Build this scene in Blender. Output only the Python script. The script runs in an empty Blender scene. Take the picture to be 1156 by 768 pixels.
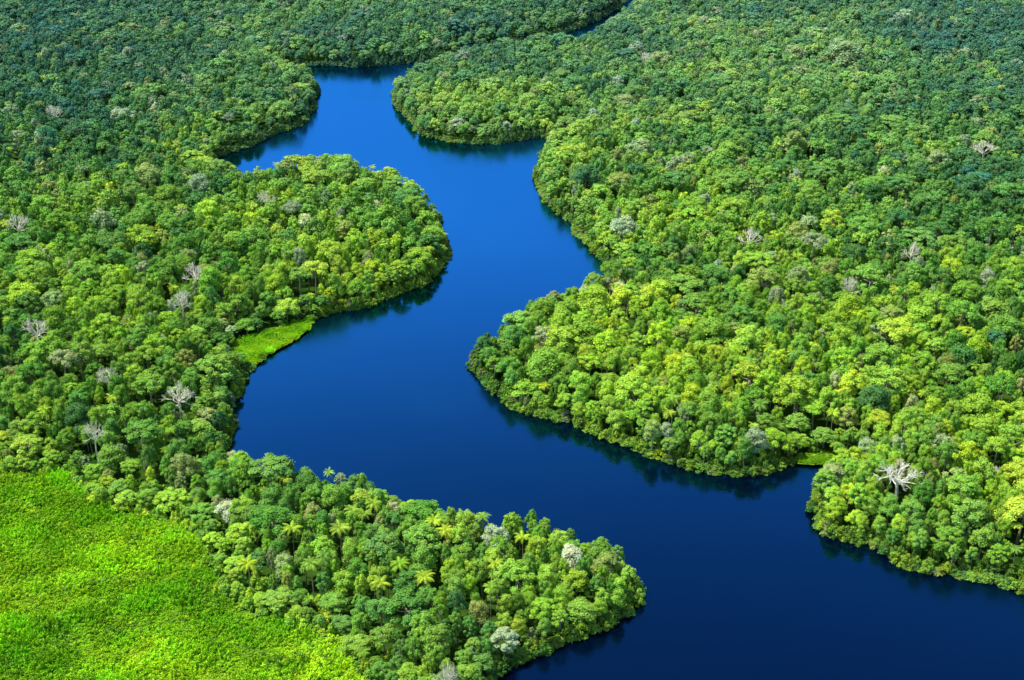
import bpy, math, random
import numpy as np
random.seed(7); rng=np.random.default_rng(7)
sc=bpy.context.scene
P=math.radians(26.0); CH=360.0; F=1605.0
cp,sp=math.cos(P),math.sin(P)
# ---------- camera ----------
cd=bpy.data.cameras.new("Camera"); cam=bpy.data.objects.new("Camera",cd)
sc.collection.objects.link(cam); sc.camera=cam
cam.location=(0,0,CH); cam.rotation_euler=(math.radians(90)-P,0,0)
cd.sensor_width=36; cd.lens=50; cd.clip_start=1; cd.clip_end=60000
sc.view_settings.view_transform='Standard'; sc.view_settings.look='None'; sc.view_settings.exposure=0
# ground position seen along a bearing of the aerial survey picture, at height h
def G(px,py,h=0.0):
    dx=(px-578)/F; dy=(py-384)/F
    d=np.array([dx, cp-dy*sp, -sp-dy*cp])
    k=(h-CH)/d[2]
    return np.array([d[0]*k,d[1]*k])
# ---------- light ----------
AZ=math.radians(-80)   # bearing of the sun, clockwise from +Y
EL=math.radians(60)
w=bpy.data.worlds.new("World"); sc.world=w; w.use_nodes=True
nt=w.node_tree; bg=nt.nodes["Background"]
sky=nt.nodes.new("ShaderNodeTexSky"); sky.sky_type='NISHITA'; sky.sun_disc=False
sky.sun_elevation=EL; sky.sun_rotation=AZ; sky.ozone_density=1.3; sky.dust_density=1.3; sky.air_density=1.0
nt.links.new(sky.outputs[0],bg.inputs[0]); bg.inputs[1].default_value=0.15
sd=bpy.data.lights.new("Sun",'SUN'); sd.energy=5.0; sd.angle=math.radians(0.5); sd.color=(1,0.96,0.88)
so=bpy.data.objects.new("Sun",sd); sc.collection.objects.link(so)
so.rotation_euler=(math.pi/2-EL,0,math.pi-AZ)
so.location=(-300,0,900)

# ---------- materials ----------
def mat(name):
    m=bpy.data.materials.new(name); m.use_nodes=True
    n=m.node_tree.nodes; n.clear()
    o=n.new("ShaderNodeOutputMaterial"); return m,n,m.node_tree.links,o
def leafmat(name):
    m,n,l,o=mat(name)
    a=n.new("ShaderNodeAttribute"); a.attribute_type='INSTANCER'; a.attribute_name="tint"
    s=n.new("ShaderNodeAttribute"); s.attribute_name="shade"
    vm=n.new("ShaderNodeVectorMath"); vm.operation='MULTIPLY'
    l.new(a.outputs["Color"],vm.inputs[0]); l.new(s.outputs["Color"],vm.inputs[1])
    pb=n.new("ShaderNodeBsdfDiffuse"); l.new(vm.outputs[0],pb.inputs["Color"])
    l.new(pb.outputs[0],o.inputs[0])
    return m
M_leaf=leafmat("foliage")
M_palm=leafmat("palm_fronds")
def simple(name,c1,c2,scale,rough=0.9):
    m,n,l,o=mat(name)
    tc=n.new("ShaderNodeTexCoord"); nz=n.new("ShaderNodeTexNoise"); nz.inputs["Scale"].default_value=scale; nz.inputs["Detail"].default_value=4
    l.new(tc.outputs["Object"],nz.inputs["Vector"])
    r=n.new("ShaderNodeValToRGB"); r.color_ramp.elements[0].position=.35; r.color_ramp.elements[1].position=.65
    r.color_ramp.elements[0].color=(*c1,1); r.color_ramp.elements[1].color=(*c2,1)
    l.new(nz.outputs[0],r.inputs[0])
    pb=n.new("ShaderNodeBsdfDiffuse")
    l.new(r.outputs[0],pb.inputs["Color"]); l.new(pb.outputs[0],o.inputs[0])
    return m
M_bark=simple("bark",(0.24,0.21,0.15),(0.50,0.46,0.37),1.5)
M_dead=simple("bleached_wood",(0.74,0.71,0.56),(0.93,0.90,0.76),1.0)
M_ground=simple("forest_floor",(0.02,0.06,0.008),(0.055,0.12,0.014),0.12)
M_mead=simple("marsh_grass",(0.11,0.28,0.008),(0.24,0.45,0.012),0.04)
# water
m,n,l,o=mat("river_water")
tc=n.new("ShaderNodeTexCoord")
mp=n.new("ShaderNodeMapping"); mp.inputs["Scale"].default_value=(0.35,0.6,1); mp.inputs["Rotation"].default_value=(0,0,0.5)
l.new(tc.outputs["Object"],mp.inputs[0])
nz=n.new("ShaderNodeTexNoise"); nz.inputs["Scale"].default_value=1.0; nz.inputs["Detail"].default_value=4
l.new(mp.outputs[0],nz.inputs["Vector"])
bp=n.new("ShaderNodeBump"); bp.inputs["Strength"].default_value=0.16; bp.inputs["Distance"].default_value=0.25
l.new(nz.outputs[0],bp.inputs["Height"])
n2=n.new("ShaderNodeTexNoise"); n2.inputs["Scale"].default_value=0.007; n2.inputs["Detail"].default_value=4
l.new(tc.outputs["Object"],n2.inputs["Vector"])
mr=n.new("ShaderNodeMapRange"); mr.inputs[1].default_value=.38; mr.inputs[2].default_value=.62; mr.inputs[3].default_value=0.06; mr.inputs[4].default_value=0.24
l.new(n2.outputs[0],mr.inputs[0])
fr=n.new("ShaderNodeFresnel"); fr.inputs[0].default_value=1.42
fm_=n.new("ShaderNodeMapRange"); fm_.interpolation_type='SMOOTHSTEP'; fm_.inputs[1].default_value=0.030; fm_.inputs[2].default_value=0.145; fm_.inputs[3].default_value=0.06; fm_.inputs[4].default_value=1.0
l.new(fr.outputs[0],fm_.inputs[0])
gl=n.new("ShaderNodeBsdfGlossy"); gl.inputs["Color"].default_value=(0.045,0.40,1.0,1)
l.new(mr.outputs[0],gl.inputs["Roughness"]); l.new(bp.outputs[0],gl.inputs["Normal"])
df=n.new("ShaderNodeBsdfDiffuse"); df.inputs[0].default_value=(0.0003,0.0018,0.013,1)
mx=n.new("ShaderNodeMixShader"); l.new(fm_.outputs[0],mx.inputs[0]); l.new(df.outputs[0],mx.inputs[1]); l.new(gl.outputs[0],mx.inputs[2])
l.new(mx.outputs[0],o.inputs[0]); M_water=m

# ---------- outlines ----------
C=14.0
right=[(760,-36,C),(735,-11,C),(706,8,C),(690,20,C),(662,37,C),(638,44,C),(612,41,C),(570,48,C),(520,56,C),(480,69,C),(452,84,C*.8),(446,98,5),(447,112,0),(455,124,0),(464,133,0),(471,149,0),
(500,155,0),(530,162,0),(560,162,0),(590,158,0),(614,156,0),(624,163,0),(618,178,0),(615,195,0),(617,215,0),(628,236,0),(644,256,0),(662,274,0),(678,290,0),(694,302,2),
(678,311,10),(648,322,C),(614,336,C),(585,350,C),(562,364,C),(546,380,C*.8),(540,396,8),(540,412,2),(549,430,0),(563,442,0),(580,458,0),(610,465,0),(650,483,0),(690,500,0),(730,515,0),(770,526,0),(810,533,0),(850,530,0),(880,523,0),(905,523,0),(938,524,0),
(928,534,5),(918,552,4),(919,574,0),(928,596,0),(948,609,0),(985,622,0),(1030,637,0),(1080,646,0),(1120,657,0),(1156,670,0),(1220,690,0),(1330,710,0)]
left=[(542,900,0),(537,840,0),(545,790,0),(557,766,0),(576,750,0),(602,736,0),(630,723,0),(656,711,0),(676,700,0),(690,687,0),(696,666,4),(692,642,10),(680,622,C),(664,606,C),(638,590,C),(600,581,C),(560,576,C),(520,568,C),(485,553,C),(445,541,C),(400,533,C),(350,526,C),(310,516,C),(272,504,C),(254,492,6),(256,468,0),(262,448,0),(274,432,0),(286,416,0),(293,402,0),(318,388,0),(345,367,0),
(380,353,0),(420,341,0),(453,329,0),(477,318,0),(494,306,0),(501,292,1),(492,262,3),(486,238,5),(476,218,9),(462,201,C),(438,192,C),(400,184,C),(350,177,C),(322,177,C),(288,190,C),(255,194,6),(232,184,0),
(255,171,0),(286,162,0),(314,150,0),(333,140,0),(350,126,0),(358,108,0),(350,94,0),(326,84,0),(318,77,0),(345,74,0),(400,75,0),(440,73,0),(470,70,0),(520,63,0),(570,54,0),(620,41,0),(655,29,0),(680,19,0),(697,8,0),(715,-9,0),(735,-34,0)]
off=[(1330,900,0)]
ctrl=[G(*p) for p in right+off+left]
ctrl=np.array(ctrl)
def catmull(pts,step=6.0,closed=True):
    out=[];N=len(pts)
    for i in range(N if closed else N-1):
        p0,p1,p2,p3=pts[(i-1)%N],pts[i],pts[(i+1)%N],pts[(i+2)%N]
        L=np.linalg.norm(p2-p1); k=max(1,int(L/step)) if L<150 else 1
        for j in range(k):
            t=j/k
            if k==1: out.append(p1); continue
            out.append(0.5*((2*p1)+(-p0+p2)*t+(2*p0-5*p1+4*p2-p3)*t*t+(-p0+3*p1-3*p2+p3)*t**3))
    return np.array(out)
river=catmull(ctrl,7.0)
nrm=np.roll(river,-1,0)-np.roll(river,1,0); nrm=np.stack([-nrm[:,1],nrm[:,0]],1)/(np.linalg.norm(nrm,axis=1)[:,None]+1e-6)
amp=np.convolve(rng.normal(0,1,len(river)),np.ones(3)/3,'same')*3.4+np.convolve(rng.normal(0,1,len(river)),np.ones(7)/7,'same')*4.0
river=river+nrm*amp[:,None]
meadow=catmull(np.array([G(*p) for p in [(-160,500),(-60,505),(0,521),(40,536),(80,549),(98,570),(150,590),(205,596),(236,610),(240,645),(258,680),(312,712),(360,744),(410,768),(445,800),(465,850),(300,900),(-160,900)]]),8.0)
amp=np.convolve(rng.normal(0,1,len(meadow)),np.ones(3)/3,'same')*8
nm=np.roll(meadow,-1,0)-np.roll(meadow,1,0); nm=np.stack([-nm[:,1],nm[:,0]],1)/(np.linalg.norm(nm,axis=1)[:,None]+1e-6)
meadow=meadow+nm*amp[:,None]
spit=catmull(np.array([G(*p) for p in [(260,396),(268,386),(286,383),(300,377),(312,374),(330,367),(350,362),(348,374),(322,392),(300,404),(290,414),(270,412)]]),6.0)
cove=catmull(np.array([G(*p) for p in [(898,520),(912,513),(924,516),(938,515),(941,524),(918,527),(900,526)]]),5.0)
def inside(pts,poly):
    x,y=pts[:,0],pts[:,1]; r=np.zeros(len(pts),bool)
    a=poly; b=np.roll(poly,-1,0)
    for (x1,y1),(x2,y2) in zip(a,b):
        if y1==y2: continue
        c=((y1>y)!=(y2>y)); r^= c & (x < (x2-x1)*(y-y1)/(y2-y1)+x1)
    return r
def dist(pts,poly):
    d=np.full(len(pts),1e9); a=poly; b=np.roll(poly,-1,0)
    for p,q in zip(a,b):
        v=q-p; L=v@v+1e-9
        t=np.clip(((pts-p)@v)/L,0,1)
        e=pts-(p+t[:,None]*v); d=np.minimum(d,(e*e).sum(1))
    return np.sqrt(d)
def sdist(pts,poly):  # positive outside
    return np.where(inside(pts,poly),-1,1)*dist(pts,poly)

# ---------- helpers ----------
def mkmesh(name,v,f,mats,fm=None,shade=None):
    me=bpy.data.meshes.new(name); me.from_pydata([tuple(map(float,a)) for a in v],[],[tuple(map(int,a)) for a in f])
    for m_ in mats: me.materials.append(m_)
    if fm is not None: me.polygons.foreach_set("material_index",np.array(fm,dtype=np.int32))
    if shade is not None:
        at=me.attributes.new("shade",'FLOAT_COLOR','FACE')
        s=np.ones((len(f),4),np.float32); s[:,:3]=shade; at.data.foreach_set("color",s.ravel())
    me.update(); return me
def link(name,me,**kw):
    o_=bpy.data.objects.new(name,me); sc.collection.objects.link(o_)
    for k,v in kw.items(): o_[k]=v
    return o_
# ---------- terrain ----------
def axis(a,b,s,far):
    inner=np.arange(a,b+s,s); outs=[60,160,400,1000,2500,6000,far]
    return np.concatenate([[a-q for q in outs[::-1]],inner,[inner[-1]+q for q in outs]])
xs=axis(-560,640,5,20000); ys=axis(360,1760,5,30000)
X,Y=np.meshgrid(xs,ys); pts=np.stack([X.ravel(),Y.ravel()],1)
near=(pts[:,0]>-700)&(pts[:,0]<900)&(pts[:,1]>250)&(pts[:,1]<2300)
sdv=np.full(len(pts),500.0); sdv[near]=sdist(pts[near],river)
z=np.clip((sdv-2.5)*0.35,-3,1.0)+np.clip(sdv-20,0,400)*0.004*np.sin(pts[:,0]*0.006+1)*np.sin(pts[:,1]*0.005)
z=np.where(sdv>5,np.maximum(z,0.3),z)
W=len(xs);Hh=len(ys)
ii=np.arange(W*Hh).reshape(Hh,W)
fc=np.stack([ii[:-1,:-1].ravel(),ii[:-1,1:].ravel(),ii[1:,1:].ravel(),ii[1:,:-1].ravel()],1)
g=link("ground",mkmesh("ground",np.column_stack([pts,z]),fc,[M_ground]),kind="structure",label="dark leaf littered rainforest floor below the canopy",category="ground")
wx=[-600,1100];wy=[250,2400]
link("river_water",mkmesh("river_water",[(wx[0],wy[0],0),(wx[1],wy[0],0),(wx[1],wy[1],0),(wx[0],wy[1],0)],[(0,1,2,3)],[M_water]),kind="structure",label="deep blue calm winding river water",category="river")
def sheet(name,poly,z0,label):
    me=mkmesh(name,[(p[0],p[1],z0) for p in poly],[tuple(range(len(poly)))],[M_mead])
    return link(name,me,kind="structure",label=label,category="meadow")
sheet("marsh_meadow",meadow,1.9,"open lime green marsh meadow between forest edges")
sheet("grass_spit",spit,1.1,"flat lime green grassy bank beside the river")
sheet("grass_spit",cove,1.1,"small lime green reed patch in a river cove")

# ---------- tree prototypes ----------
def unit(v): return v/(np.linalg.norm(v,axis=-1,keepdims=True)+1e-9)
def quads(pos,nor,size,r,asp=0.7):
    n_=len(pos); t=unit(np.cross(nor,r.normal(size=(n_,3)))); b=np.cross(nor,t)
    s=size[:,None]
    bend=nor*s*0.25
    v=np.stack([pos-t*s-bend,pos-b*s*asp*r.uniform(.7,1.1,(n_,1)),pos+t*s*r.uniform(.8,1.2,(n_,1))-bend,pos+b*s*asp],1).reshape(-1,3)
    f=np.arange(n_*4).reshape(-1,4); return v,f
def ico(c,rad,r,sub=1):
    import bmesh
    bm=bmesh.new(); bmesh.ops.create_icosphere(bm,subdivisions=sub,radius=1)
    v=np.array([x.co[:] for x in bm.verts]); f=[[q.index for q in p.verts] for p in bm.faces]; bm.free()
    v=v*(1+r.normal(0,.07,(len(v),1))); return c+v*rad,np.array(f)
def crown(seed,R,ztop,depth,nl,nleaf,ls,lr=(.28,.42),flat=1.0,gap=0.0,lowest=-0.15,up=.6,ecc=.14):
    r=np.random.default_rng(seed)
    lobes=[]
    cz=ztop-depth; e1=1+r.uniform(-ecc,ecc); e2=1/e1; ox,oy=r.normal(0,.08*R,2)
    for i in range(nl):
        u=(i+0.5)/nl; el=math.asin(min(1,lowest+(1-lowest)*u)); az=i*2.39996+r.uniform(-.6,.6)
        rr=R*r.uniform(*lr)
        c=np.array([math.cos(az)*math.cos(el)*(R-rr*.8),math.sin(az)*math.cos(el)*(R-rr*.8),cz+math.sin(el)*(depth-rr*.7*flat)])
        c[:2]*=r.uniform(.70,1.14); c[0]=c[0]*e1+ox*u; c[1]=c[1]*e2+oy*u; c[2]+=r.normal(0,.05)*R
        lobes.append((c,np.array([rr*r.uniform(.82,1.18),rr*r.uniform(.82,1.18),rr*.8*flat*r.uniform(.85,1.1)]),r.uniform(.84,1.16),r.normal(0,.06)))
    V=[];Fc=[];S=[];off=0
    per=nleaf//nl
    for j,(c,rd,sh,hue) in enumerate(lobes):
        d=unit(r.normal(size=(per*2,3))); out=unit(c-np.array([0,0,cz-R*.4]))
        d=d[(d@out>-0.35)&(d[:,2]>-0.5)][:per]
        pos=c+d*rd*(1+r.normal(0,.12,(len(d),1)))
        keep=np.ones(len(d),bool)
        for q,(c2,rd2,_,_) in enumerate(lobes):
            if q!=j: keep&=(((pos-c2)/rd2)**2).sum(1)>.66
        d=d[keep];pos=pos[keep]
        if gap>0:
            kk=r.uniform(size=len(d))>gap; d=d[kk];pos=pos[kk]
        nor=unit(d+r.normal(0,.42,d.shape)+np.array([0,0,up]))
        v,f=quads(pos,nor,ls*r.uniform(.45,1.35,len(pos)),r)
        V.append(v);Fc.append(f+off);off+=len(v)
        lv=sh*r.uniform(.78,1.24,(len(f),1)); hh=hue+r.normal(0,.06,(len(f),1))
        S.append(np.hstack([lv*(1+hh*1.2),lv,lv*(1-hh)]))
    V2=[];F2=[];
    for j,(c,rd,sh,hue) in enumerate(lobes):
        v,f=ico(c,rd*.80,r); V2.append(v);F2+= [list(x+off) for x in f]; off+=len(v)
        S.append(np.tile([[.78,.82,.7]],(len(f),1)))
    faces=[list(x) for x in np.vstack(Fc)]+F2
    return np.vstack(V+V2),faces,np.vstack(S),lobes
def tube(path,rads,sides=6,off=0):
    V=[];Fc=[]
    path=np.array(path,float)
    for i,p in enumerate(path):
        d=path[min(i+1,len(path)-1)]-path[max(i-1,0)]; d=d/(np.linalg.norm(d)+1e-9)
        a=np.cross(d,[0.3,1,0.1]); a/=np.linalg.norm(a)+1e-9; b=np.cross(d,a)
        for s in range(sides):
            t=2*math.pi*s/sides; V.append(p+(a*math.cos(t)+b*math.sin(t))*rads[i])
    for i in range(len(path)-1):
        for s in range(sides):
            s2=(s+1)%sides; Fc.append([off+i*sides+s,off+i*sides+s2,off+(i+1)*sides+s2,off+(i+1)*sides+s])
    return V,Fc
def trunk(seed,lobes,zb,zj,rad,nb=9):
    r=np.random.default_rng(seed+99); V=[];Fc=[]
    top=np.array([r.normal(0,.3),r.normal(0,.3),zj])
    v,f=tube([(0,0,zb-1.5),(0,0,zb+.8),top*[.5,.5,1]*np.array([1,1,.55]),top],[rad*1.7,rad,rad*.8,rad*.65]); V+=v;Fc+=f
    for c,_,_,_ in lobes[::2][:nb]:
        mid=top*.5+c*.5; mid[2]-=.6
        v,f=tube([top-np.array([0,0,.6]),mid,c],[rad*.45,rad*.28,rad*.12],5,len(V)); V+=v;Fc+=f
    return np.array(V),Fc
protos=[]
col=bpy.data.collections.new("tree_sources")
def addproto(kind,cv,cf,cs,tv,tf,lm,shape,tm=None,parts=True):
    tm=tm or M_bark
    i=len(protos)
    cm=mkmesh(f"crown_mesh{i:02d}",cv,cf,[lm],shade=cs) if parts else None
    tmesh=mkmesh(f"trunk_mesh{i:02d}",tv,tf,[tm]) if (tv is not None and parts) else None
    if tv is None: jv,jf,js,fm=cv,cf,cs,[0]*len(cf); mats=[lm]
    else:
        jv=np.vstack([cv,tv]); jf=list(cf)+[[a+len(cv) for a in f] for f in tf]
        js=np.vstack([cs,np.ones((len(tf),3))]); fm=[0]*len(cf)+[1]*len(tf); mats=[lm,tm]
    jm=mkmesh(f"joined{i:02d}",jv,jf,mats,fm,js)
    ob=bpy.data.objects.new(f"source{i:02d}",jm); col.objects.link(ob)
    protos.append(dict(kind=kind,crown=cm,trunk=tmesh,shape=shape)); return i
# nominal: crown radius 6, height 20
spec=[("domed",8.5,18,2600,.35,(.25,.44),1.0,0),("domed",8.0,24,2600,.33,(.20,.38),1.0,0),("domed",9.0,14,2500,.36,(.30,.48),1.0,0),("domed",8,32,2800,.31,(.16,.32),1.0,0),
("umbrella-shaped",5.2,20,1900,.34,(.20,.36),.62,0),("umbrella-shaped",4.6,24,1700,.34,(.18,.30),.6,.15),
("rounded",10.0,20,2600,.33,(.22,.38),1.0,0),("rounded",9.5,36,2800,.30,(.14,.30),1.0,0),
("tall narrow",12.5,20,2100,.40,(.24,.40),1.1,0),("loose feathery",8.0,20,1500,.32,(.14,.38),.9,.3)]
for far in (0,1):
    for s,(shape,dep,nl,nleaf,ls,lr,flat,gap) in enumerate(spec):
        if far: nl=max(8,int(nl*.7)); nleaf=int(nleaf*.29); ls*=1.75; gap*=.5; lr=(lr[0]+.05,lr[1]+.03)
        cv,cf,cs,lb=crown(100+s,6.0,20,dep,nl,nleaf,ls,lr,flat,gap,lowest=-.25 if dep>5.5 else 0.1)
        tv,tf=trunk(s,lb,0,20-dep*.8,.42,9)
        if far: tv=tf=None
        addproto("tree",cv,cf,cs,tv,tf,M_leaf,shape,parts=not far)
def palm(seed,nf):
    r=np.random.default_rng(seed);V=[];Fc=[];S=[]
    for i in range(nf):
        az=i*2.39996+r.uniform(-.2,.2); up=r.uniform(.15,1.15); L=r.uniform(4.2,5.6); n_=8
        d=np.array([math.cos(az),math.sin(az),0]); side=np.array([-d[1],d[0],0])
        pts_=[];p=np.array([0,0,15.0]);a=up
        for k in range(n_+1):
            pts_.append(p.copy()); p=p+(d*math.cos(a)+np.array([0,0,math.sin(a)]))*L/n_; a-=r.uniform(.16,.24)
        sh=r.uniform(.6,1.25)
        for k in range(1,n_+1):
            wd=1.0*math.sin(math.pi*min(1,(k+.6)/(n_+1.2)))**.6+.1
            a0,a1=pts_[k-1],pts_[k]
            for sg in (-1,1):
                for hf in (0,.5):
                    q0=a0*(1-hf)+a1*hf; q1=a0*(.62-hf)+a1*(.38+hf)
                    tip=q1+side*sg*wd+d*.35+np.array([0,0,-.38*wd])
                    b=len(V); V+= [q0,q1,tip]; Fc.append([b,b+1,b+2]); S.append([sh*r.uniform(.8,1.2)]*3)
    tv,tf=tube([(0,0,-1.5),(.1,0,5),(.3,.1,11),(0,0,15.1)],[.3,.24,.2,.17])
    return np.array(V),Fc,np.array(S),np.array(tv),tf
PALM=[]
for s in (1,2):
    a=palm(s,17+3*s); PALM.append(addproto("palm_tree",a[0],a[1],a[2],a[3],a[4],M_palm,"palm"))
def bare(seed):
    r=np.random.default_rng(seed);V=[];Fc=[];V2=[];F2=[]
    v,f=tube([(0,0,-1.5),(0,0,1),(.3,.2,7),(0,.3,11.5)],[.75,.5,.42,.36]);V+=v;Fc+=f
    def br(p,d,L,rad,lev):
        pts_=[p]
        for k in range(3):
            d=unit(d+r.normal(0,.14,3)+np.array([0,0,.05])); pts_.append(pts_[-1]+d*L/3)
        v,f=tube(pts_,[rad,rad*.85,rad*.7,rad*.55],4,len(V2)); V2.extend(v);F2.extend(f)
        if lev<4:
            for q in range(3):
                src=pts_[-1] if q<2 else pts_[2]
                br(src,unit(d+r.normal(0,.42,3)),L*.70,rad*.62,lev+1)
    for i in range(9):
        az=i*2.39996+r.uniform(-.25,.25); el=.3+1.1*(i+.5)/9
        br(np.array([0,.3,11.2+r.uniform(-.8,.5)]),np.array([math.cos(az)*math.cos(el),math.sin(az)*math.cos(el),math.sin(el)]),3.2,.26,1)
    return np.array(V),Fc,np.array(V2),F2
BARE=[]
for s in (5,6,8):
    tv,tf,bv,bf=bare(s)
    i=addproto("dead_tree",bv,bf,np.ones((len(bf),3)),tv,tf,M_dead,"bare",M_dead); BARE.append(i)
SHR=[]
for s in range(3):
    cv,cf,cs,lb=crown(300+s,2.5,4,4.2,9,420,.34,(.34,.5),1.0,0,-.2); SHR.append(addproto("shrub",cv,cf,cs,None,None,M_leaf,"shrub"))
for s in range(4):
    r=np.random.default_rng(500+s); n_=900
    ang=r.uniform(0,6.283,n_); rad=4.2*np.sqrt(r.uniform(0,1,n_))*(1-.15*np.sin(3*ang+s))
    x=rad*np.cos(ang); y=rad*np.sin(ang)
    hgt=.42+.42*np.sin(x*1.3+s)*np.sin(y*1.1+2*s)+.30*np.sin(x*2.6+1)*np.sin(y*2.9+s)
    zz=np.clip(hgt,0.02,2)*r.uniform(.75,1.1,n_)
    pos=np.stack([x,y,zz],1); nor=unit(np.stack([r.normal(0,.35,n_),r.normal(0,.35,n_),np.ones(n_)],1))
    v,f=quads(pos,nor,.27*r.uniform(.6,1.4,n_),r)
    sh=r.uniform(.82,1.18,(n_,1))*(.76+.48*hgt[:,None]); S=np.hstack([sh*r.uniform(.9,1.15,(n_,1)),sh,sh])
    addproto("tuft",v,[list(q) for q in f],S,None,None,M_leaf,"tuft")
TUFT=list(range(len(protos)-4,len(protos)))

# ---------- tree placement ----------
cell=7.0; gridd={}
T=[]
PAL={ "dark green":(0.100,0.268,0.060),"deep green":(0.160,0.375,0.062),"mid green":(0.250,0.485,0.062),"fresh green":(0.355,0.600,0.060),
 "lime green":(0.48,0.69,0.058),"olive green":(0.36,0.47,0.11),"grey green":(0.40,0.52,0.22),"yellow green":(0.52,0.74,0.05),"bluish green":(0.090,0.285,0.125),"pale cream green":(0.56,0.65,0.33),"white":(1,1,1)}
def canplace(x,y,r,ov):
    ci,cj=int(x//cell),int(y//cell)
    R_=int(math.ceil((r+12)*ov/cell))
    for i in range(ci-R_,ci+R_+1):
        for j in range(cj-R_,cj+R_+1):
            for (x2,y2,r2) in gridd.get((i,j),()):
                if (x-x2)**2+(y-y2)**2 < ((r+r2)*ov)**2: return False
    return True
def put(x,y,r): gridd.setdefault((int(x//cell),int(y//cell)),[]).append((x,y,r))
def smooth(x,a,b):
    t=np.clip((x-a)/(b-a),0,1); return t*t*(3-2*t)
ph=rng.uniform(0,6.28,(10,2)); fr_=rng.uniform(.008,.045,(10,2))*rng.choice([-1,1],(10,2))
def field(x,y,o=0):
    s=0
    for k in range(o,o+5): s=s+np.sin(x*fr_[k,0]+ph[k,0]+1.5*np.sin(y*.011+k))*np.sin(y*fr_[k,1]+ph[k,1])
    return s/2.2
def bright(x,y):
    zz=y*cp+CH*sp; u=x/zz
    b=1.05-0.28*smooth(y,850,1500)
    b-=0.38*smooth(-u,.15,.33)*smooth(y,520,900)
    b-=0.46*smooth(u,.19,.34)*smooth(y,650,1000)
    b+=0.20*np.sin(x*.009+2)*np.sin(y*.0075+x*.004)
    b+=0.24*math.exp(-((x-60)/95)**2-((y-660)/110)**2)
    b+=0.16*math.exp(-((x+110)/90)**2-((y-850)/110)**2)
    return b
def choosetint(x,y,spec_=None):
    if spec_: c=spec_
    else:
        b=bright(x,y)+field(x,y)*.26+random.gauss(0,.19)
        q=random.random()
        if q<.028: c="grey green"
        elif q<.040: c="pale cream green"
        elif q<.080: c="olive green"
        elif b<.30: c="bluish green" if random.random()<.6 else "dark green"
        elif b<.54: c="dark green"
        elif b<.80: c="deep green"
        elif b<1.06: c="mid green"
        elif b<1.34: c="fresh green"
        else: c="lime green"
    v=np.array(PAL[c])*random.uniform(.86,1.14)
    v=v*np.array([random.uniform(.88,1.12),1,random.uniform(.8,1.3)])
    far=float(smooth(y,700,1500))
    v=v*(1-.28*far)+np.array([0.042,0.090,0.125])*far  # distance haze painted into the tint: far foliage fades towards pale blue
    return c,v
def add(x,y,r,H,var,c,v,forced=False):
    T.append([x,y,r,H,var,c,v,forced]); put(x,y,r)
def special(px,py,H,r,var,c):
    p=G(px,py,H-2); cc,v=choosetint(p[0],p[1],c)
    if sdist(p[None,:],river)[0]<2 or sdist(p[None,:],meadow)[0]<6: return
    add(p[0],p[1],r,H,var,cc,v,True)
for px,py,r in [(1015,527,11.5),(200,437,8.5),(40,362,8),(847,260,8),(122,415,7),(1112,160,10),(220,300,8),(505,752,5),(474,206,4),(1030,275,6),(960,315,6.5),(730,60,7),(1128,530,4),(60,120,8),(1070,495,4),(205,330,6),(18,245,8),(105,478,5.5),(300,215,7)]:
    special(px,py,28 if r>4.6 else 15,r,random.choice(BARE),"white")
for px,py,r,var,c,H in [(955,48,19,0,"olive green",36),(962,425,8,1,"yellow green",25),(1076,296,8,3,"yellow green",27),(612,375,7,3,"pale cream green",22),(558,600,6,6,"pale cream green",19),(684,632,6,0,"olive green",16),
  (1088,345,9,4,"mid green",32),(990,442,8.5,2,"dark green",25),(1085,395,9.5,2,"dark green",27),(88,462,7,2,"dark green",24),(745,345,8,1,"fresh green",26),(920,268,9,4,"grey green",30),(478,296,5.5,3,"pale cream green",17),(330,232,7,4,"grey green",25),
  (875,360,8.5,2,"deep green",26),(465,550,5.5,4,"deep green",18),(765,255,7,4,"mid green",29),(1060,175,10,3,"grey green",27),(60,335,7,5,"grey green",26),(330,100,7,4,"olive green",26),(1045,550,6,1,"deep green",22),(985,210,8,2,"dark green",27),
  (700,200,9,4,"olive green",30),(840,150,10,4,"mid green",31),(150,210,9,4,"mid green",30),(1120,250,10,4,"deep green",31),(690,300,7,4,"mid green",28),(1130,430,8,4,"deep green",29)]:
    special(px,py,H,r,var,c)
for px,py in [(352,640),(366,632),(398,580),(412,584),(430,662),(422,572),(490,592),(524,584),(503,603),(545,588),(452,640),(722,420),(738,434),(800,430),(806,438),(862,378),(895,402),(700,432),(772,405),(905,385),(820,462),(755,470),(280,640),(330,600),(590,610),(735,158),(722,160),(750,158),(712,163),(1010,330),(940,470),(480,655),(384,600),(560,640),(760,452),(868,395),(680,405),(835,410)]:
    special(px,py,random.uniform(16,18.5),random.uniform(3.8,5.0),random.choice(PALM),random.choice(["lime green","fresh green","lime green","yellow green","mid green"]))
def cands(n):
    y=rng.uniform(385,2050,n*2); hw=.43*(y*cp+CH*sp)+40
    x=rng.uniform(-920,920,n*2); k=np.abs(x)<hw
    p=np.stack([x,y],1)[k][:n]
    d=sdist(p,river); dm=np.minimum(sdist(p,meadow),np.minimum(sdist(p,spit),sdist(p,cove)))
    return p,d,dm
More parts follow.
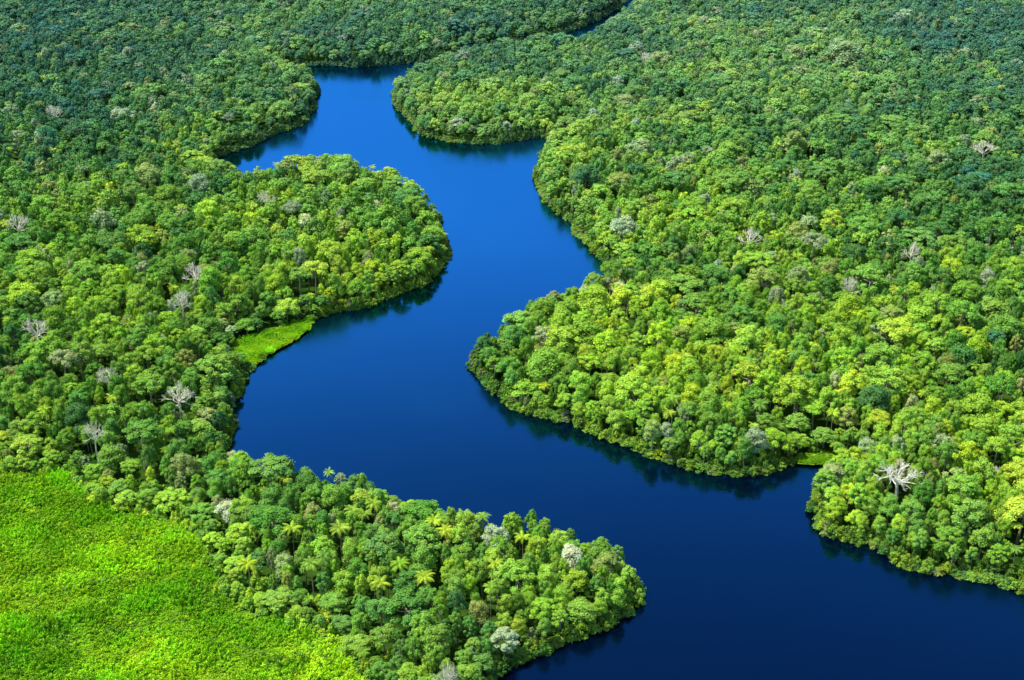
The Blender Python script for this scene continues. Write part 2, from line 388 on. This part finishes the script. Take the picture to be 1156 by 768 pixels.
def tier(n,rlo,rhi,dmin,ov,Hlo,Hhi,vars_):
    p,d,dm=cands(n)
    ok=(d>dmin)&(dm>dmin*.6+1.5)
    for (x,y),dd,mm in zip(p[ok],d[ok],dm[ok]):
        r=random.uniform(rlo,rhi)
        nearf=1-float(smooth(y,480,620))
        if nearf>0: r=r*(1-.12*nearf)
        if not canplace(x,y,r,ov): continue
        k=min(.68+.32*float(smooth(dd,2,30)),.42+.58*float(smooth(mm,2,28)))
        H=random.uniform(Hlo,Hhi); H=H+(21.0-H)*max(.4*float(smooth(y,850,1300)),.5*nearf)
        H*=k*(1+.06*float(field(x,y,5)))*(1-.10*nearf)
        if dd<12: H*=random.uniform(.85,1.1)
        var=random.choice(vars_)
        if (k<.8 or nearf>.6) and var in (4,5,8,9): var=random.choice([0,1,2,3,6,7])
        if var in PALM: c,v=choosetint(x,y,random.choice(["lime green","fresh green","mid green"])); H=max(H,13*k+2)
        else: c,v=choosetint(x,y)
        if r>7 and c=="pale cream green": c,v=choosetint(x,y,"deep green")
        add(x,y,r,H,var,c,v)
tier(2000,7.2,12,7,.71,24,29,[0,1,2,3,4,7,5,7,3])
tier(28000,4.4,7.4,2.5,.66,19,25.5,[0,1,2,3,4,5,6,7,8,9,0,1,3])
tier(90000,2.6,4.4,1.0,.64,15.5,22,[0,1,2,3,6,7,8,9,0,1,3,6,7,PALM[0]])
print("TREES",len(T))
def proj(x,y,z_):
    dx=x;dy=y;dz=z_-CH
    zc=dy*cp-dz*sp; yc=dy*sp+dz*cp
    return 578+F*dx/zc,384-F*yc/zc,zc
cand={"tree":[],"palm_tree":[],"dead_tree":[]}
for i,t in enumerate(T):
    px,py,zc=proj(t[0],t[1],t[3]*.8)
    if 0<px<1156 and -10<py<775:
        cand[protos[t[4]]["kind"]].append((-(t[2]/zc)-(1 if (t[7] and protos[t[4]]["kind"]!="palm_tree") else 0),i))
indiv=set()
for k,nmax in (("tree",300),("palm_tree",70),("dead_tree",40)):
    c_=sorted(cand[k])[:nmax]; indiv|={i for _,i in c_}
ip=np.array([[T[i][0],T[i][1]] for i in sorted(indiv)]); idd=dict(zip(sorted(indiv),zip(sdist(ip,river),sdist(ip,meadow))))
nomR={"tree":6.0,"palm_tree":4.9,"dead_tree":6.0}; nomH={"tree":20.0,"palm_tree":16.5,"dead_tree":20.0}
def scl(t):
    k=protos[t[4]]["kind"]; a=t[2]/nomR[k]; return a,t[3]/nomH[k]
groups={"tree":"rainforest canopy trees","palm_tree":"palms among the rainforest canopy","dead_tree":"bare pale trees in the rainforest"}
for i in sorted(indiv):
    t=T[i]; pr=protos[t[4]]; k=pr["kind"]; a,b=scl(t)
    e=bpy.data.objects.new(k,None); sc.collection.objects.link(e)
    e.empty_display_size=2; e.location=(t[0],t[1],1.0)
    e.rotation_euler=(0,0,random.uniform(0,6.28)); e.scale=(a,a,b)
    dr,dm=idd[i]
    where="on the bank beside the river" if dr<14 else ("at the edge of the marsh meadow" if dm<16 else "rising from dense canopy")
    if k=="tree": lab=f"{t[5]} {pr['shape']} tree {where}"
    elif k=="palm_tree": lab=f"{t[5]} arching palm {where}"
    else: lab=f"bare whitish branching tree {where}"
    e["label"]=lab; e["category"]="palm tree" if k=="palm_tree" else "tree"; e["group"]=groups[k]
    tr=bpy.data.objects.new("trunk",pr["trunk"]); cr=bpy.data.objects.new("crown" if k!="dead_tree" else "branches",pr["crown"])
    for o_ in (tr,cr): sc.collection.objects.link(o_); o_.parent=e
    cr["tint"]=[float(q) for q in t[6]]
# ---------- scatter object ----------
def scatter(name,P3,S3,RZ,VAR,TINT,**kw):
    me=bpy.data.meshes.new(name); me.from_pydata([tuple(map(float,p)) for p in P3],[],[])
    a=me.attributes.new("scl",'FLOAT_VECTOR','POINT'); a.data.foreach_set("vector",np.array(S3,np.float32).ravel())
    a=me.attributes.new("eul",'FLOAT_VECTOR','POINT'); a.data.foreach_set("vector",np.array(RZ,np.float32).ravel())
    a=me.attributes.new("variant",'INT','POINT'); a.data.foreach_set("value",np.array(VAR,np.int32))
    tt=np.ones((len(P3),4),np.float32); tt[:,:3]=np.array(TINT)
    a=me.attributes.new("tint",'FLOAT_COLOR','POINT'); a.data.foreach_set("color",tt.ravel())
    o_=link(name,me,**kw)
    ng=bpy.data.node_groups.new(name+"_scatter",'GeometryNodeTree')
    ng.interface.new_socket("Geometry",in_out='INPUT',socket_type='NodeSocketGeometry')
    ng.interface.new_socket("Geometry",in_out='OUTPUT',socket_type='NodeSocketGeometry')
    N=ng.nodes;L=ng.links
    gi=N.new("NodeGroupInput");go=N.new("NodeGroupOutput")
    iop=N.new("GeometryNodeInstanceOnPoints"); ci=N.new("GeometryNodeCollectionInfo")
    ci.inputs["Collection"].default_value=col; ci.inputs["Separate Children"].default_value=True; ci.inputs["Reset Children"].default_value=True
    def na(nm,ty):
        x=N.new("GeometryNodeInputNamedAttribute"); x.data_type=ty; x.inputs["Name"].default_value=nm
        return [s for s in x.outputs if s.enabled and s.name=="Attribute"][0]
    L.new(gi.outputs[0],iop.inputs["Points"]); L.new(ci.outputs[0],iop.inputs["Instance"])
    iop.inputs["Pick Instance"].default_value=True
    L.new(na("variant",'INT'),iop.inputs["Instance Index"])
    er=N.new("FunctionNodeEulerToRotation"); L.new(na("eul",'FLOAT_VECTOR'),er.inputs[0]); L.new(er.outputs[0],iop.inputs["Rotation"])
    L.new(na("scl",'FLOAT_VECTOR'),iop.inputs["Scale"]); L.new(iop.outputs[0],go.inputs[0])
    md=o_.modifiers.new("scatter",'NODES'); md.node_group=ng
    return o_
P3=[];S3=[];RZ=[];VV=[];TT=[]
for i,t in enumerate(T):
    if i in indiv: continue
    var=t[4]
    if var<10 and t[1]*cp+CH*sp>900: var+=10
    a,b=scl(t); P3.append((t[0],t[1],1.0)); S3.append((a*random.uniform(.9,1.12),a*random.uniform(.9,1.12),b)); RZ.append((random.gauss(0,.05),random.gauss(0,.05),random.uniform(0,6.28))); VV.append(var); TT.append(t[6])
scatter("forest",P3,S3,RZ,VV,TT,kind="stuff",label="dense green rainforest canopy covering both river banks",category="forest")
# bank shrubs
P3=[];S3=[];RZ=[];VV=[];TT=[]
def band(poly,step,hi,per):
    a=poly;b=np.roll(poly,-1,0);out=[]
    for p,q in zip(a,b):
        L=np.linalg.norm(q-p)
        if L>120 or max(p[1],q[1])>1900: continue
        nn=np.array([-(q-p)[1],(q-p)[0]])/(L+1e-6)
        for k in range(max(1,int(L/step*per))):
            s=random.random(); out.append(p+(q-p)*s+nn*random.uniform(-hi,hi))
    return np.array(out)
bp_=np.vstack([band(river,2.0,9,1.9),band(river,2.0,2.2,1.9)])
d=sdist(bp_,river); dm=np.minimum(sdist(bp_,spit),sdist(bp_,cove))
for p,dd,mm in zip(bp_,d,dm):
    if dd<-1.6 or mm<2.0: continue
    r=random.uniform(1.6,3.8); h=(random.uniform(2.0,7.0)+min(max(dd,0),7)*.9)*(1+.4*float(field(p[0]*2.5,p[1]*2.5,3)))
    if mm<9: h*=.5
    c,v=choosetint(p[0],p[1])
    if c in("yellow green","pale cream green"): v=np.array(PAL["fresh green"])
    P3.append((p[0],p[1],-.3));S3.append((r/2.5,r/2.5,max(.4,h/4)));RZ.append((0,0,random.uniform(0,6.28)));VV.append(random.choice(SHR));TT.append(v*random.uniform(.45,.78))  # tint darkened: bank shade put into the colour, for darker water reflections
bm_=np.vstack([band(meadow,2.5,7,2.4),band(meadow,2.5,22,2.4),band(spit,2,3,1.0),band(cove,2,2.5,1.0)])
lo=meadow.min(0);hi=meadow.max(0)
sc_p=np.stack([rng.uniform(lo[0],hi[0],7000),rng.uniform(lo[1],hi[1],7000)],1); sc_p=sc_p[(sdist(sc_p,meadow)<-3)&(field(sc_p[:,0]*4,sc_p[:,1]*4,1)>-.1)]
bm_=np.vstack([bm_,sc_p])
d=sdist(bm_,meadow); dr=sdist(bm_,river)
for p,dd,rr in zip(bm_,d,dr):
    if rr<1: continue
    if dd<-2 and dd>-20 and random.random()<(-dd-2)/20: continue
    r=random.uniform(1.4,3.2) if dd>-2 else random.uniform(.6,2.4); c,v=choosetint(p[0],p[1],random.choice(["fresh green","lime green","lime green","mid green","deep green"] if dd<-8 else ["mid green","fresh green","lime green"]))
    if dd>30: r*=.5
    P3.append((p[0],p[1],1.3 if dd<30 else .5));S3.append((r/2.5,r/2.5,random.uniform(.7,1.8)*(.35 if dd>30 else 1) if dd>-2 else random.uniform(.3,.75)));RZ.append((0,0,random.uniform(0,6.28)));VV.append(random.choice(SHR));TT.append(v*np.array([.85,.97,.5]) if dd<-2 else v)
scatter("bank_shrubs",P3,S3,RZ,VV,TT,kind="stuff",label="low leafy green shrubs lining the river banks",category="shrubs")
# marsh plants
P3=[];S3=[];RZ=[];VV=[];TT=[]
def fill(poly,step,z0,sc_,br=1.0):
    lo=poly.min(0);hi=poly.max(0)
    gx,gy=np.meshgrid(np.arange(lo[0],hi[0],step),np.arange(lo[1],hi[1],step))
    p=np.stack([gx.ravel(),gy.ravel()],1)+rng.uniform(-.45,.45,(gx.size,2))*step
    p=p[sdist(p,poly)<-sc_*1.0]
    ff=field(p[:,0]*1.8,p[:,1]*1.8,2); f2=field(p[:,0]*6,p[:,1]*6,4)
    for (x,y),q,q2 in zip(p,ff,f2):
        v=br*np.array((0.285,0.575,0.020))*(1+.26*q+.20*q2)*random.uniform(.78,1.18)*np.array([random.uniform(.88,1.14)*(1+.22*q),1,1])
        if random.random()<.07: v=np.array((0.18,0.39,0.03))
        s=sc_*random.uniform(.85,1.2)
        P3.append((x,y,z0+random.uniform(-.1,.25)));S3.append((s,s,s*random.uniform(1.0,3.0)*(1+.4*q2)));RZ.append((0,0,random.uniform(0,6.28)));VV.append(random.choice(TUFT));TT.append(v)
fill(meadow,4.3,1.9,1.0); fill(spit,2.4,1.1,.6,1.05); fill(cove,2.0,1.1,.5,.9)
scatter("marsh_plants",P3,S3,RZ,VV,TT,kind="stuff",label="lime green low marsh plants and grass tufts",category="grass")
print("MEADOW",len(P3))
